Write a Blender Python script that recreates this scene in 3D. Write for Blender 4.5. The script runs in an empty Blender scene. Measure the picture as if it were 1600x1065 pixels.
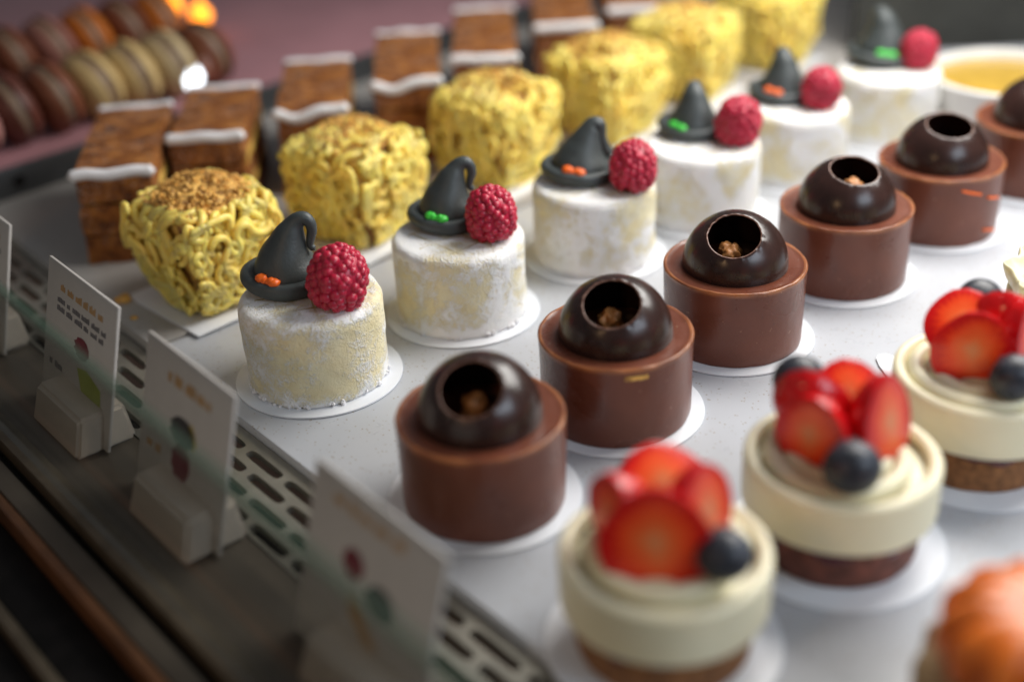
import bpy, bmesh, math, random
from mathutils import Vector, Matrix, noise
S = 0.035                      # one modelling unit (a cake radius) in metres
PI = math.pi
sc = bpy.context.scene
C = bpy.context.scene.collection
random.seed(7)

# ------------------------------------------------------------------ camera
PITCH, ROLL, HC = 0.515, -0.047, 9.465
fw = Vector((0, math.cos(PITCH), -math.sin(PITCH)))
rt = Vector((1, 0, 0)); up = rt.cross(fw)
ra = rt * math.cos(ROLL) + up * math.sin(ROLL)
ub = up * math.cos(ROLL) - rt * math.sin(ROLL)
cd = bpy.data.cameras.new('camera'); cam = bpy.data.objects.new('camera', cd); C.objects.link(cam)
cam.matrix_world = Matrix(((ra.x, ub.x, -fw.x, 0), (ra.y, ub.y, -fw.y, 0), (ra.z, ub.z, -fw.z, HC * S), (0, 0, 0, 1)))
cd.sensor_width = 36; cd.lens = 2067 / 1600 * 36
cd.clip_start = 0.01; cd.clip_end = 100
cd.dof.use_dof = True; cd.dof.focus_distance = 17.9 * S; cd.dof.aperture_fstop = 2.35; cd.dof.aperture_blades = 0
sc.camera = cam

# ------------------------------------------------------------------ world, lamps, exposure
w = bpy.data.worlds.new("World"); sc.world = w; w.use_nodes = True
bg = w.node_tree.nodes['Background']
bg.inputs[0].default_value = (0.70, 0.74, 0.80, 1); bg.inputs[1].default_value = 0.13

def area(name, loc, target, sx, sy, power, col):
    l = bpy.data.lights.new(name, 'AREA'); l.shape = 'RECTANGLE'; l.size = sx * S; l.size_y = sy * S
    l.energy = power; l.color = col
    o = bpy.data.objects.new(name, l); C.objects.link(o)
    o.location = Vector(loc) * S
    o.rotation_euler = (Vector(target) - Vector(loc)).to_track_quat('-Z', 'Y').to_euler()
    return o
area('case_light', (10.5, 21.5, 13), (3.5, 15.5, 0), 13, 10, 5.7, (1.0, 0.975, 0.93))
area('window_light', (15, 3, 12), (4, 15, 0), 11, 8, 2.0, (0.74, 0.86, 1.0))
area('shop_lamp', (-12, -4, 12), (0, 14, 0), 2.4, 1.4, 0.5, (1.0, 0.60, 0.3))
sc.view_settings.view_transform = 'Standard'; sc.view_settings.look = 'None'
sc.view_settings.exposure = 0.12; sc.view_settings.gamma = 1
sc.view_settings.use_curve_mapping = False
sc.render.engine = 'CYCLES'

# ------------------------------------------------------------------ material helpers
def newmat(name):
    m = bpy.data.materials.new(name); m.use_nodes = True
    nt = m.node_tree; return m, nt, nt.nodes['Principled BSDF']
def N(nt, t, **kw):
    n = nt.nodes.new(t)
    for k, v in kw.items():
        if hasattr(n, k): setattr(n, k, v)
        else: n.inputs[k].default_value = v
    return n
def coords(nt, scale=(1, 1, 1)):
    tc = nt.nodes.new('ShaderNodeTexCoord'); mp = nt.nodes.new('ShaderNodeMapping')
    mp.inputs['Scale'].default_value = tuple(s / S for s in scale)
    nt.links.new(tc.outputs['Object'], mp.inputs['Vector']); return mp.outputs[0]
def noise_n(nt, vec, scale, detail=4, rough=.55, dist=0):
    n = nt.nodes.new('ShaderNodeTexNoise'); n.inputs['Scale'].default_value = scale
    n.inputs['Detail'].default_value = detail; n.inputs['Roughness'].default_value = rough
    n.inputs['Distortion'].default_value = dist
    nt.links.new(vec, n.inputs['Vector']); return n.outputs[0]
def ramp(nt, fac, stops, interp='LINEAR'):
    r = nt.nodes.new('ShaderNodeValToRGB'); cr = r.color_ramp; cr.interpolation = interp
    while len(cr.elements) < len(stops): cr.elements.new(0.5)
    for e, (p, c) in zip(cr.elements, stops):
        e.position = p; e.color = (c[0], c[1], c[2], 1) if isinstance(c, (tuple, list)) else (c, c, c, 1)
    nt.links.new(fac, r.inputs[0]); return r.outputs[0]
def mathn(nt, op, a, b=None, c=None, clamp=False):
    n = nt.nodes.new('ShaderNodeMath'); n.operation = op; n.use_clamp = clamp
    for i, v in enumerate((a, b, c)):
        if v is None: continue
        if isinstance(v, (int, float)): n.inputs[i].default_value = v
        else: nt.links.new(v, n.inputs[i])
    return n.outputs[0]
def mixc(nt, fac, a, b):
    n = nt.nodes.new('ShaderNodeMix'); n.data_type = 'RGBA'
    for s, v in ((n.inputs[0], fac), (n.inputs[6], a), (n.inputs[7], b)):
        if isinstance(v, (int, float)): s.default_value = v
        elif isinstance(v, (tuple, list)): s.default_value = (v[0], v[1], v[2], 1)
        else: nt.links.new(v, s)
    return n.outputs[2]
def bump(nt, bs, h, strength=.3, dist=.02):
    b = nt.nodes.new('ShaderNodeBump'); b.inputs['Strength'].default_value = strength
    b.inputs['Distance'].default_value = dist * S
    nt.links.new(h, b.inputs['Height']); nt.links.new(b.outputs[0], bs.inputs['Normal'])
def sss(bs, wgt, rad, scale=.1):
    bs.inputs['Subsurface Weight'].default_value = wgt
    bs.inputs['Subsurface Radius'].default_value = rad; bs.inputs['Subsurface Scale'].default_value = scale * S
def simple(name, col, rough=.5, metal=0, var=.15, vscale=3, bmp=.15, bscale=12, coat=0, sw=0, srad=(1, .5, .3), spec=None, ss=.1):
    m, nt, bs = newmat(name); v = coords(nt)
    n = noise_n(nt, v, vscale)
    c0 = tuple(x * (1 - var) for x in col); c1 = tuple(min(1, x * (1 + var)) for x in col)
    nt.links.new(ramp(nt, n, [(.35, c0), (.65, c1)]), bs.inputs['Base Color'])
    bs.inputs['Roughness'].default_value = rough; bs.inputs['Metallic'].default_value = metal
    if coat: bs.inputs['Coat Weight'].default_value = coat; bs.inputs['Coat Roughness'].default_value = .12
    if spec is not None: bs.inputs['Specular IOR Level'].default_value = spec
    if sw: sss(bs, sw, srad, ss)
    if bmp: bump(nt, bs, noise_n(nt, v, bscale, 5), bmp)
    return m
M = {}
# speckled shelf
def speckle(name, base, dots, rough):
    m, nt, bs = newmat(name); v = coords(nt)
    vo = nt.nodes.new('ShaderNodeTexVoronoi'); vo.inputs['Scale'].default_value = 16; nt.links.new(v, vo.inputs['Vector'])
    msk = ramp(nt, vo.outputs['Distance'], [(.14, 1.0), (.26, 0.0)])
    sel = ramp(nt, noise_n(nt, v, 9, 1), [(.48, 0.0), (.56, .9)])
    k = mathn(nt, 'MULTIPLY', msk, sel)
    b2 = ramp(nt, noise_n(nt, v, .5, 5), [(.3, tuple(x * .93 for x in base)), (.7, base)])
    nt.links.new(mixc(nt, k, b2, dots), bs.inputs['Base Color'])
    nt.links.new(ramp(nt, noise_n(nt, v, 2, 4), [(.3, rough - .06), (.7, rough + .08)]), bs.inputs['Roughness'])
    bump(nt, bs, noise_n(nt, v, 30, 2), .06, .01)
    return m
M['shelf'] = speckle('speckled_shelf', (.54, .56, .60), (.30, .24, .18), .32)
M['shelf2'] = speckle('dimmed_grey_shelf', (.38, .36, .34), (.25, .20, .16), .35)  # greyer slab, its colour also darkened for the light falling off
M['paper'] = simple('white_board', (.74, .76, .80), .38, var=.02, bmp=.04)
M['ceramic'] = simple('white_ceramic', (.78, .78, .76), .15, var=.02, bmp=0)
# powdered cake
def powder_mat(name, seedoff, amount):
    m, nt, bs = newmat(name); v = coords(nt)
    mp = nt.nodes.new('ShaderNodeMapping'); mp.inputs['Location'].default_value = (seedoff, seedoff * .7, 0); nt.links.new(v, mp.inputs[0]); v2 = mp.outputs[0]
    big = noise_n(nt, v2, 1.25, 7, .58, .7)
    grain = noise_n(nt, v2, 34, 2, .7)
    g2 = noise_n(nt, v2, 9, 5, .7)
    s = mathn(nt, 'ADD', big, mathn(nt, 'MULTIPLY', mathn(nt, 'SUBTRACT', grain, .5), .36))
    s = mathn(nt, 'ADD', s, mathn(nt, 'MULTIPLY', mathn(nt, 'SUBTRACT', g2, .5), .5))
    sep = nt.nodes.new('ShaderNodeSeparateXYZ'); nt.links.new(v, sep.inputs[0])
    topm = mathn(nt, 'SMOOTH_MIN', mathn(nt, 'MULTIPLY', mathn(nt, 'SUBTRACT', sep.outputs[2], 1.12), 6), 1.0, .1)
    topm = mathn(nt, 'MAXIMUM', topm, 0)
    botm = mathn(nt, 'MAXIMUM', mathn(nt, 'MULTIPLY', mathn(nt, 'SUBTRACT', .25, sep.outputs[2]), .8), 0)
    s = mathn(nt, 'ADD', s, mathn(nt, 'MULTIPLY', topm, .09)); s = mathn(nt, 'ADD', s, botm)
    mask = ramp(nt, mathn(nt, 'ADD', s, amount), [(.45, 0.0), (.61, 1.0)])
    # knife scores on top
    lines = None
    for ax, rot in ((0, 0.25), (1, 0.25)):
        e = mathn(nt, 'ADD', mathn(nt, 'MULTIPLY', sep.outputs[0], math.cos(rot + ax * PI / 2)), mathn(nt, 'MULTIPLY', sep.outputs[1], math.sin(rot + ax * PI / 2)))
        fr = mathn(nt, 'ABSOLUTE', mathn(nt, 'SUBTRACT', mathn(nt, 'FRACT', mathn(nt, 'MULTIPLY', mathn(nt, 'ADD', e, 5), 2.1)), .5))
        l = mathn(nt, 'LESS_THAN', fr, .035)
        lines = l if lines is None else mathn(nt, 'MAXIMUM', lines, l)
    r2 = mathn(nt, 'ADD', mathn(nt, 'MULTIPLY', sep.outputs[0], sep.outputs[0]), mathn(nt, 'MULTIPLY', sep.outputs[1], sep.outputs[1]))
    lines = mathn(nt, 'MULTIPLY', lines, mathn(nt, 'MULTIPLY', mathn(nt, 'GREATER_THAN', sep.outputs[2], 1.25), mathn(nt, 'LESS_THAN', r2, .55)))
    lines = mathn(nt, 'MULTIPLY', lines, ramp(nt, noise_n(nt, v2, 2.2, 2), [(.42, .15), (.58, .9)]))
    cream = ramp(nt, noise_n(nt, v2, 3, 4), [(.3, (.74, .63, .37)), (.7, (.83, .76, .53))])
    col = mixc(nt, mask, cream, (.87, .86, .84))
    col = mixc(nt, lines, col, (.50, .38, .14))
    nt.links.new(col, bs.inputs['Base Color'])
    bs.inputs['Roughness'].default_value = .75; bs.inputs['Specular IOR Level'].default_value = .25
    sss(bs, .15, (1, .8, .5), .08)
    h = mathn(nt, 'ADD', mathn(nt, 'MULTIPLY', mask, .6), mathn(nt, 'MULTIPLY', grain, .5))
    h = mathn(nt, 'SUBTRACT', h, mathn(nt, 'MULTIPLY', lines, .8))
    bump(nt, bs, mathn(nt, 'ADD', h, mathn(nt, 'MULTIPLY', g2, .8)), .75, .035)
    return m
# milk chocolate
def milk_mat():
    m, nt, bs = newmat('milk_chocolate'); v = coords(nt)
    n = noise_n(nt, v, 1.6, 5, .5, .3)
    base = ramp(nt, n, [(.3, (.122, .034, .018)), (.7, (.168, .049, .025))])
    sp = ramp(nt, noise_n(nt, v, 13, 2), [(.70, 0.0), (.76, .6)])
    base = mixc(nt, sp, base, (.36, .20, .12))
    dk = ramp(nt, noise_n(nt, v, 7, 3, .6, 1.0), [(.27, .7), (.33, 0.0)])
    base = mixc(nt, dk, base, (.08, .03, .02))
    sep = nt.nodes.new('ShaderNodeSeparateXYZ'); nt.links.new(v, sep.inputs[0])
    zz = mathn(nt, 'ABSOLUTE', mathn(nt, 'SUBTRACT', sep.outputs[2], 1.13))
    rim = mathn(nt, 'MULTIPLY', ramp(nt, zz, [(0.0, 1.0), (.055, 0.0)]), ramp(nt, noise_n(nt, v, 2.5, 4), [(.38, .25), (.62, .9)]))  # orange glow of light through the thin edge, put into the colour
    r2 = mathn(nt, 'ADD', mathn(nt, 'MULTIPLY', sep.outputs[0], sep.outputs[0]), mathn(nt, 'MULTIPLY', sep.outputs[1], sep.outputs[1]))
    rim = mathn(nt, 'MULTIPLY', rim, mathn(nt, 'GREATER_THAN', r2, .90))
    base = mixc(nt, rim, base, (.46, .17, .055))
    nt.links.new(base, bs.inputs['Base Color'])
    nt.links.new(ramp(nt, n, [(.3, .24), (.7, .38)]), bs.inputs['Roughness'])
    sss(bs, .12, (1, .35, .15), .08)
    h = mathn(nt, 'ADD', noise_n(nt, v, 3, 4), mathn(nt, 'MULTIPLY', sp, .35))
    bump(nt, bs, h, .35, .03)
    return m
M['milk'] = milk_mat()
M['dark'] = simple('dark_chocolate', (.030, .013, .010), .27, var=.35, vscale=2.2, bmp=.12, bscale=2.5)
M['lip'] = simple('broken_edge_highlight', (.16, .075, .05), .4, var=.4, vscale=5, bmp=.4)  # hole lip made paler, its edge highlight put into the colour
M['nut'] = simple('caramel_nut', (.42, .17, .05), .45, var=.3, vscale=8, bmp=.6, bscale=9)
M['hat'] = simple('black_fondant', (.050, .060, .060), .46, var=.12, vscale=6, bmp=.25, bscale=30)
M['bow_orange'] = simple('orange_icing', (.85, .14, .01), .4, var=.05, bmp=.1)
M['bow_green'] = simple('green_icing', (.05, .55, .05), .4, var=.05, bmp=.1)
def rasp_mat():
    m, nt, bs = newmat('raspberry_red'); v = coords(nt)
    nt.links.new(ramp(nt, noise_n(nt, v, 4, 4), [(.3, (.36, .006, .030)), (.7, (.58, .022, .062))]), bs.inputs['Base Color'])
    bs.inputs['Roughness'].default_value = .34
    sss(bs, .3, (1, .12, .15), .12)
    bump(nt, bs, noise_n(nt, v, 45, 2), .25, .01)
    return m
M['rasp'] = rasp_mat()
M['cream'] = simple('piped_cream', (1.0, .70, .16), .42, var=.10, vscale=2.5, bmp=.08, bscale=9, sw=.5, srad=(1, .8, .3))
def pastry_mat():
    m, nt, bs = newmat('pastry_and_cream'); v = coords(nt)
    n = noise_n(nt, v, 1.8, 5, .6); g = noise_n(nt, v, 14, 4, .7)
    br = ramp(nt, g, [(.3, (.20, .085, .025)), (.7, (.48, .25, .09))])
    nt.links.new(mixc(nt, ramp(nt, n, [(.50, 1.0), (.56, 0.0)]), br, (.88, .62, .17)), bs.inputs['Base Color'])
    bs.inputs['Roughness'].default_value = .7; bump(nt, bs, g, .8, .04); return m
M['pastry'] = pastry_mat()
M['crumb'] = simple('caramel_crumb', (.78, .38, .09), .65, var=.55, vscale=9, bmp=.6, bscale=30)
def slice_top():
    m, nt, bs = newmat('browned_pastry'); v = coords(nt)
    n = noise_n(nt, v, 4, 8, .72)
    b = ramp(nt, n, [(.36, (.07, .018, .005)), (.52, (.31, .100, .018)), (.68, (.62, .26, .05))])
    sug = ramp(nt, noise_n(nt, v, 22, 3, .7), [(.55, 0.0), (.66, .8)])
    sug = mathn(nt, 'MULTIPLY', sug, ramp(nt, noise_n(nt, v, 1.6, 3), [(.42, 0.0), (.6, 1.0)]))
    nt.links.new(mixc(nt, sug, b, (.6, .52, .46)), bs.inputs['Base Color'])
    bs.inputs['Roughness'].default_value = .6; bs.inputs['Specular IOR Level'].default_value = .3
    bump(nt, bs, n, 1, .09); return m
M['slice'] = slice_top()
M['custard'] = simple('custard_layer', (.72, .45, .10), .5, var=.2, bmp=.3, sw=.1)
M['icing'] = simple('white_icing', (.82, .81, .82), .5, var=.04, bmp=.3)
M['ivory'] = simple('ivory_mousse', (.82, .75, .52), .38, var=.03, vscale=1.5, bmp=.1, bscale=3, sw=.2, srad=(1, .9, .6))
M['swirl'] = simple('vanilla_cream', (.82, .76, .52), .42, var=.05, bmp=.1, sw=.2, srad=(1, .9, .6))
M['jam'] = simple('berry_jam', (.09, .008, .018), .15, var=.3, bmp=.2, coat=.5)
M['sponge'] = simple('golden_sponge', (.25, .105, .036), .8, var=.35, vscale=10, bmp=.8, bscale=22)
M['sponge_dark'] = simple('berry_soaked_sponge', (.15, .045, .028), .65, var=.4, vscale=6, bmp=.6, bscale=20)
def straw_skin():
    m, nt, bs = newmat('strawberry_skin'); v = coords(nt)
    vo = nt.nodes.new('ShaderNodeTexVoronoi'); vo.inputs['Scale'].default_value = 8.5; nt.links.new(v, vo.inputs['Vector'])
    seed = ramp(nt, vo.outputs['Distance'], [(.08, 1.0), (.14, 0.0)])
    c = ramp(nt, noise_n(nt, v, 2.5, 3), [(.3, (.46, .003, .008)), (.7, (.74, .010, .010))])
    nt.links.new(mixc(nt, mathn(nt, 'MULTIPLY', seed, .6), c, (.55, .20, .06)), bs.inputs['Base Color'])
    bs.inputs['Roughness'].default_value = .22; bs.inputs['Coat Weight'].default_value = .35; bs.inputs['Coat Roughness'].default_value = .05; bs.inputs['Specular IOR Level'].default_value = .35
    sss(bs, .2, (1, .15, .1), .12)
    bump(nt, bs, ramp(nt, vo.outputs['Distance'], [(.0, 0.0), (.35, 1.0)]), .5, .03); return m
def straw_cut():
    m, nt, bs = newmat('strawberry_flesh'); v = coords(nt)
    sep = nt.nodes.new('ShaderNodeSeparateXYZ'); nt.links.new(v, sep.inputs[0])
    x = mathn(nt, 'MULTIPLY', sep.outputs[0], 1.35); z = mathn(nt, 'MULTIPLY', sep.outputs[2], 1.0)
    r = mathn(nt, 'SQRT', mathn(nt, 'ADD', mathn(nt, 'MULTIPLY', x, x), mathn(nt, 'MULTIPLY', z, z)))
    an = mathn(nt, 'ARCTAN2', x, z)
    st = mathn(nt, 'MULTIPLY', mathn(nt, 'SINE', mathn(nt, 'MULTIPLY', an, 26)), .025)
    r = mathn(nt, 'ADD', r, st); r = mathn(nt, 'ADD', r, mathn(nt, 'MULTIPLY', mathn(nt, 'SUBTRACT', noise_n(nt, v, 5, 5), .5), .26))
    nt.links.new(ramp(nt, r, [(.03, (.70, .26, .10)), (.14, (.84, .14, .03)), (.30, (.84, .060, .010)), (.41, (.60, .005, .006))]), bs.inputs['Base Color'])
    bs.inputs['Roughness'].default_value = .28; bs.inputs['Coat Weight'].default_value = .25; bs.inputs['Coat Roughness'].default_value = .08; bs.inputs['Specular IOR Level'].default_value = .3
    sss(bs, .12, (1, .2, .1), .1)
    bump(nt, bs, noise_n(nt, v, 10, 4), .3, .02); return m
M['sskin'] = straw_skin(); M['scut'] = straw_cut()
def blue_mat():
    m, nt, bs = newmat('blueberry_skin'); v = coords(nt)
    nt.links.new(ramp(nt, noise_n(nt, v, 4, 5, .6), [(.35, (.010, .011, .016)), (.7, (.050, .058, .078))]), bs.inputs['Base Color'])
    bs.inputs['Roughness'].default_value = .42; bump(nt, bs, noise_n(nt, v, 14, 4), .15, .02); return m
M['blue'] = blue_mat()
M['pumpkin'] = simple('orange_mousse', (.72, .16, .012), .38, var=.2, vscale=3, bmp=.15, sw=.15)
M['stem'] = simple('green_stem', (.16, .42, .10), .5, var=.1)
M['nutcrust'] = simple('chopped_nut_crust', (.36, .25, .13), .8, var=.45, vscale=7, bmp=1, bscale=9)
M['metal'] = simple('brushed_vent_metal', (.34, .32, .27), .40, metal=.7, var=.08, bmp=.05, bscale=20)
M['ledge'] = simple('grey_ledge', (.085, .070, .055), .38, metal=.2, var=.15, vscale=.8, bmp=.05)
M['rail'] = simple('bronze_rail', (.15, .12, .085), .33, metal=.5, var=.15, bmp=.05)
M['wood'] = simple('orange_wood', (.12, .05, .02), .35, var=.3, vscale=1, bmp=.1)
M['black'] = simple('black_plinth', (.008, .007, .007), .5, var=.3, bmp=.05, spec=.15)
M['floorwood'] = simple('brown_floor', (.26, .13, .06), .4, var=.5, vscale=.12, bmp=.1)
M['holder'] = simple('white_holder', (.50, .43, .36), .3, var=.04, bmp=.03)
M['card'] = simple('card_stock', (.50, .465, .43), .45, var=.03, bmp=.02)
M['ink'] = simple('grey_ink', (.14, .13, .14), .6, var=.1, bmp=0)
M['ink_orange'] = simple('amber_ink', (.45, .26, .10), .6, var=.1, bmp=0)
M['ink_red'] = simple('berry_ink', (.16, .02, .03), .6, var=.2, bmp=0)
M['ink_green'] = simple('olive_ink', (.30, .34, .05), .6, var=.1, bmp=0)
M['ink_dark'] = simple('dark_ink', (.04, .035, .035), .6, var=.1, bmp=0)
M['ink_yellow'] = simple('yellow_ink', (.5, .36, .04), .6, var=.1, bmp=0)
M['pink'] = simple('pink_board', (.36, .18, .20), .4, var=.08, vscale=.6, bmp=.04)
M['steel'] = simple('dark_steel', (.10, .105, .11), .35, metal=.6, var=.1, bmp=.03)
M['wall'] = simple('dark_case_panel', (.045, .045, .040), .8, var=.3, vscale=.6, bmp=.1, spec=.2)
M['yellow'] = simple('lemon_curd', (.46, .29, .045), .25, var=.1, bmp=.1)
for k, c in {'mac_pink': (.42, .20, .17), 'mac_mauve': (.36, .20, .19), 'mac_dark': (.11, .026, .014), 'mac_brown': (.20, .058, .024),
             'mac_cream': (.62, .44, .19), 'mac_white': (.52, .40, .22), 'mac_orange': (.62, .17, .015), 'mac_rose': (.24, .10, .075), 'mac_fill': (.30, .20, .13)}.items():
    M[k] = simple('macaron_' + k[4:], tuple(q * {'mac_pink': 1.1, 'mac_mauve': 1.1, 'mac_rose': 1.2, 'mac_cream': .85, 'mac_white': .95}.get(k, .8) for q in c), .5, var=.1, bmp=.2, bscale=8)
def glass_mat():
    m = bpy.data.materials.new('clear_glass'); m.use_nodes = True; nt = m.node_tree; nt.nodes.clear()
    o = nt.nodes.new('ShaderNodeOutputMaterial'); mx = nt.nodes.new('ShaderNodeMixShader')
    tr = nt.nodes.new('ShaderNodeBsdfTransparent'); tr.inputs[0].default_value = (.92, .93, .91, 1)
    gl = nt.nodes.new('ShaderNodeBsdfGlossy'); gl.inputs['Roughness'].default_value = .08
    lw = nt.nodes.new('ShaderNodeLayerWeight'); lw.inputs[0].default_value = .5
    fr = nt.nodes.new('ShaderNodeMath'); fr.operation = 'MULTIPLY_ADD'; fr.inputs[1].default_value = .28; fr.inputs[2].default_value = .10
    nt.links.new(lw.outputs['Facing'], fr.inputs[0])
    nt.links.new(fr.outputs[0], mx.inputs[0]); nt.links.new(tr.outputs[0], mx.inputs[1]); nt.links.new(gl.outputs[0], mx.inputs[2])
    nt.links.new(mx.outputs[0], o.inputs[0]); return m
M['glass'] = glass_mat()
m, nt, bs = newmat('glass_edge'); bs.inputs['Base Color'].default_value = (.09, .14, .10, 1); bs.inputs['Roughness'].default_value = .25
bs.inputs['Alpha'].default_value = .40; M['glass_edge'] = m
def emis(name, col, st):
    m, nt, bs = newmat(name); bs.inputs['Base Color'].default_value = (*col, 1)
    bs.inputs['Emission Color'].default_value = (*col, 1); bs.inputs['Emission Strength'].default_value = st; return m
M['glint_warm'] = emis('orange_glint', (1, .30, .02), 3.0)  # glow for the added stand-ins of blurred lamp reflections
M['glint_white'] = emis('white_glint', (.85, .93, 1), 3.0)

# ------------------------------------------------------------------ mesh helpers (all in cake-radius units)
class MB:
    def __init__(s): s.v = []; s.f = []; s.m = []; s.mats = []
    def mi(s, mat):
        if mat not in s.mats: s.mats.append(mat)
        return s.mats.index(mat)
    def add(s, vs, fs, mat=None, mx=None):
        b = len(s.v); s.v += [(mx @ Vector(p)) if mx else Vector(p) for p in vs]
        i = s.mi(mat) if mat else 0
        for f in fs: s.f.append([b + k for k in f]); s.m.append(i)
        return s
    def build(s, name, mat, parent=None, smooth=True, angle=40):
        me = bpy.data.meshes.new(name)
        me.from_pydata([tuple(p * S) for p in s.v], [], s.f)
        if s.mats:
            for k in s.mats: me.materials.append(k)
            me.polygons.foreach_set('material_index', s.m)
        else: me.materials.append(mat)
        bm = bmesh.new(); bm.from_mesh(me); bmesh.ops.recalc_face_normals(bm, faces=bm.faces); bm.to_mesh(me); bm.free()
        if smooth: me.shade_smooth(); me.set_sharp_from_angle(angle=math.radians(angle))
        me.update()
        o = bpy.data.objects.new(name, me); C.objects.link(o); o.parent = parent
        return o
def box(x0, x1, y0, y1, z0, z1):
    return ([(x, y, z) for z in (z0, z1) for x, y in ((x0, y0), (x1, y0), (x1, y1), (x0, y1))],
            [(3, 2, 1, 0), (4, 5, 6, 7), (0, 1, 5, 4), (1, 2, 6, 5), (2, 3, 7, 6), (3, 0, 4, 7)])
def rbox(x0, x1, y0, y1, z0, z1, r=.03, seg=2):
    bm = bmesh.new(); bmesh.ops.create_cube(bm, size=1)
    for v in bm.verts: v.co = Vector(((x0 + x1) / 2 + v.co.x * (x1 - x0), (y0 + y1) / 2 + v.co.y * (y1 - y0), (z0 + z1) / 2 + v.co.z * (z1 - z0)))
    bmesh.ops.bevel(bm, geom=bm.edges[:], offset=r, segments=seg, affect='EDGES', profile=.5)
    vs = [v.co.copy() for v in bm.verts]; fs = [[v.index for v in f.verts] for f in bm.faces]; bm.free(); return vs, fs
def lathe(prof, seg=64, fn=None, close_top=True, close_bot=True):
    vs = []; fs = []
    for i, (r, z) in enumerate(prof):
        for k in range(seg):
            a = 2 * PI * k / seg; p = Vector((r * math.cos(a), r * math.sin(a), z))
            if fn: p = fn(p, a, i)
            vs.append(p)
    n = len(prof)
    for i in range(n - 1):
        for k in range(seg):
            k2 = (k + 1) % seg
            fs.append((i * seg + k, i * seg + k2, (i + 1) * seg + k2, (i + 1) * seg + k))
    if close_bot: fs.append(tuple(range(seg - 1, -1, -1)))
    if close_top: fs.append(tuple((n - 1) * seg + k for k in range(seg)))
    return vs, fs
def smooth_prof(pts, n=6):
    out = []
    P = [pts[0]] + list(pts) + [pts[-1]]
    for i in range(1, len(P) - 2):
        for t in range(n):
            t /= n
            q = []
            for j in (0, 1):
                a, b, c, d = P[i - 1][j], P[i][j], P[i + 1][j], P[i + 2][j]
                q.append(.5 * (2 * b + (c - a) * t + (2 * a - 5 * b + 4 * c - d) * t * t + (3 * b - a - 3 * c + d) * t ** 3))
            out.append((max(q[0], .0005), q[1]))
    out.append(pts[-1]); return out
def tube(pts, rad, seg=8, caps=True, sq=None):
    n = len(pts); pts = [Vector(p) for p in pts]; vs = []; fs = []
    T = [(pts[min(i + 1, n - 1)] - pts[max(i - 1, 0)]).normalized() for i in range(n)]
    nrm = T[0].orthogonal().normalized()
    for i in range(n):
        nrm = (nrm - T[i] * nrm.dot(T[i])).normalized(); bi = T[i].cross(nrm)
        r = rad[i] if isinstance(rad, (list, tuple)) else rad
        for k in range(seg):
            a = 2 * PI * k / seg
            vs.append(pts[i] + (nrm * math.cos(a) + bi * math.sin(a)) * r)
    for i in range(n - 1):
        for k in range(seg):
            k2 = (k + 1) % seg
            fs.append((i * seg + k, i * seg + k2, (i + 1) * seg + k2, (i + 1) * seg + k))
    if caps:
        for e, i in ((0, 0), (1, n - 1)):
            r = rad[i] if isinstance(rad, (list, tuple)) else rad
            vs.append(pts[i] + T[i] * (r * .75 if e else -r * .75)); c = len(vs) - 1
            for k in range(seg):
                k2 = (k + 1) % seg
                fs.append((c, i * seg + k2, i * seg + k) if not e else (c, i * seg + k, i * seg + k2))
    return vs, fs
def catmull(pts, n=6):
    P = [Vector(p) for p in pts]; P = [P[0]] + P + [P[-1]]; out = []
    for i in range(1, len(P) - 2):
        for t in range(n):
            t /= n; a, b, c, d = P[i - 1:i + 3]
            out.append(.5 * (2 * b + (c - a) * t + (2 * a - 5 * b + 4 * c - d) * t * t + (3 * b - a - 3 * c + d) * t ** 3))
    out.append(P[-1]); return out
_ico = {}
def ico(sub):
    if sub not in _ico:
        bm = bmesh.new(); bmesh.ops.create_icosphere(bm, subdivisions=sub, radius=1)
        bm.verts.index_update()
        _ico[sub] = ([v.co.copy() for v in bm.verts], [[v.index for v in f.verts] for f in bm.faces]); bm.free()
    return _ico[sub]
def blob(mb, c, r, sub=2, jit=0, mat=None, sc3=(1, 1, 1), rot=None):
    vs, fs = ico(sub); off = Vector((random.random() * 50, 0, 0)); out = []
    for p in vs:
        q = Vector((p.x * sc3[0], p.y * sc3[1], p.z * sc3[2])) * r
        if jit: q *= 1 + jit * noise.noise(p * 1.6 + off)
        if rot: q = rot @ q
        out.append(q + Vector(c))
    mb.add(out, fs, mat)
def empty(name, x, y, z=0, rz=0):
    o = bpy.data.objects.new(name, None); C.objects.link(o)
    o.empty_display_size = .01
    o.location = (x * S, y * S, z * S); o.rotation_euler = (0, 0, rz); return o
def tag(o, label, cat, group=None):
    o['label'] = label; o['category'] = cat
    if group: o['group'] = group
    return o
def struct(o): o['kind'] = 'structure'; return o
def copy_tree(o, parent=None):
    c = o.copy(); C.objects.link(c); c.parent = parent
    for ch in o.children: copy_tree(ch, c)
    return c
def place(o, x, y, z=0, rz=0, s=1):
    o.location = (x * S, y * S, z * S); o.rotation_euler = (0, 0, rz); o.scale = (s, s, s); return o

# frame along the front edge of the shelf: s runs along the edge, t into the case
O = Vector((-3.68, 15.0, 0)); Ev = Vector((.628, -.778, 0)).normalized(); Nv = Vector((.778, .628, 0)).normalized()
F = Matrix(((Ev.x, Nv.x, 0, O.x), (Ev.y, Nv.y, 0, O.y), (0, 0, 1, 0), (0, 0, 0, 1)))
def W(s, t, z=0): return F @ Vector((s, t, z))

# ------------------------------------------------------------------ setting
mb = MB(); mb.add(*box(-200, 200, -200, 200, -26.2, -26)); struct(mb.build('floor', M['floorwood'], smooth=False))
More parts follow.
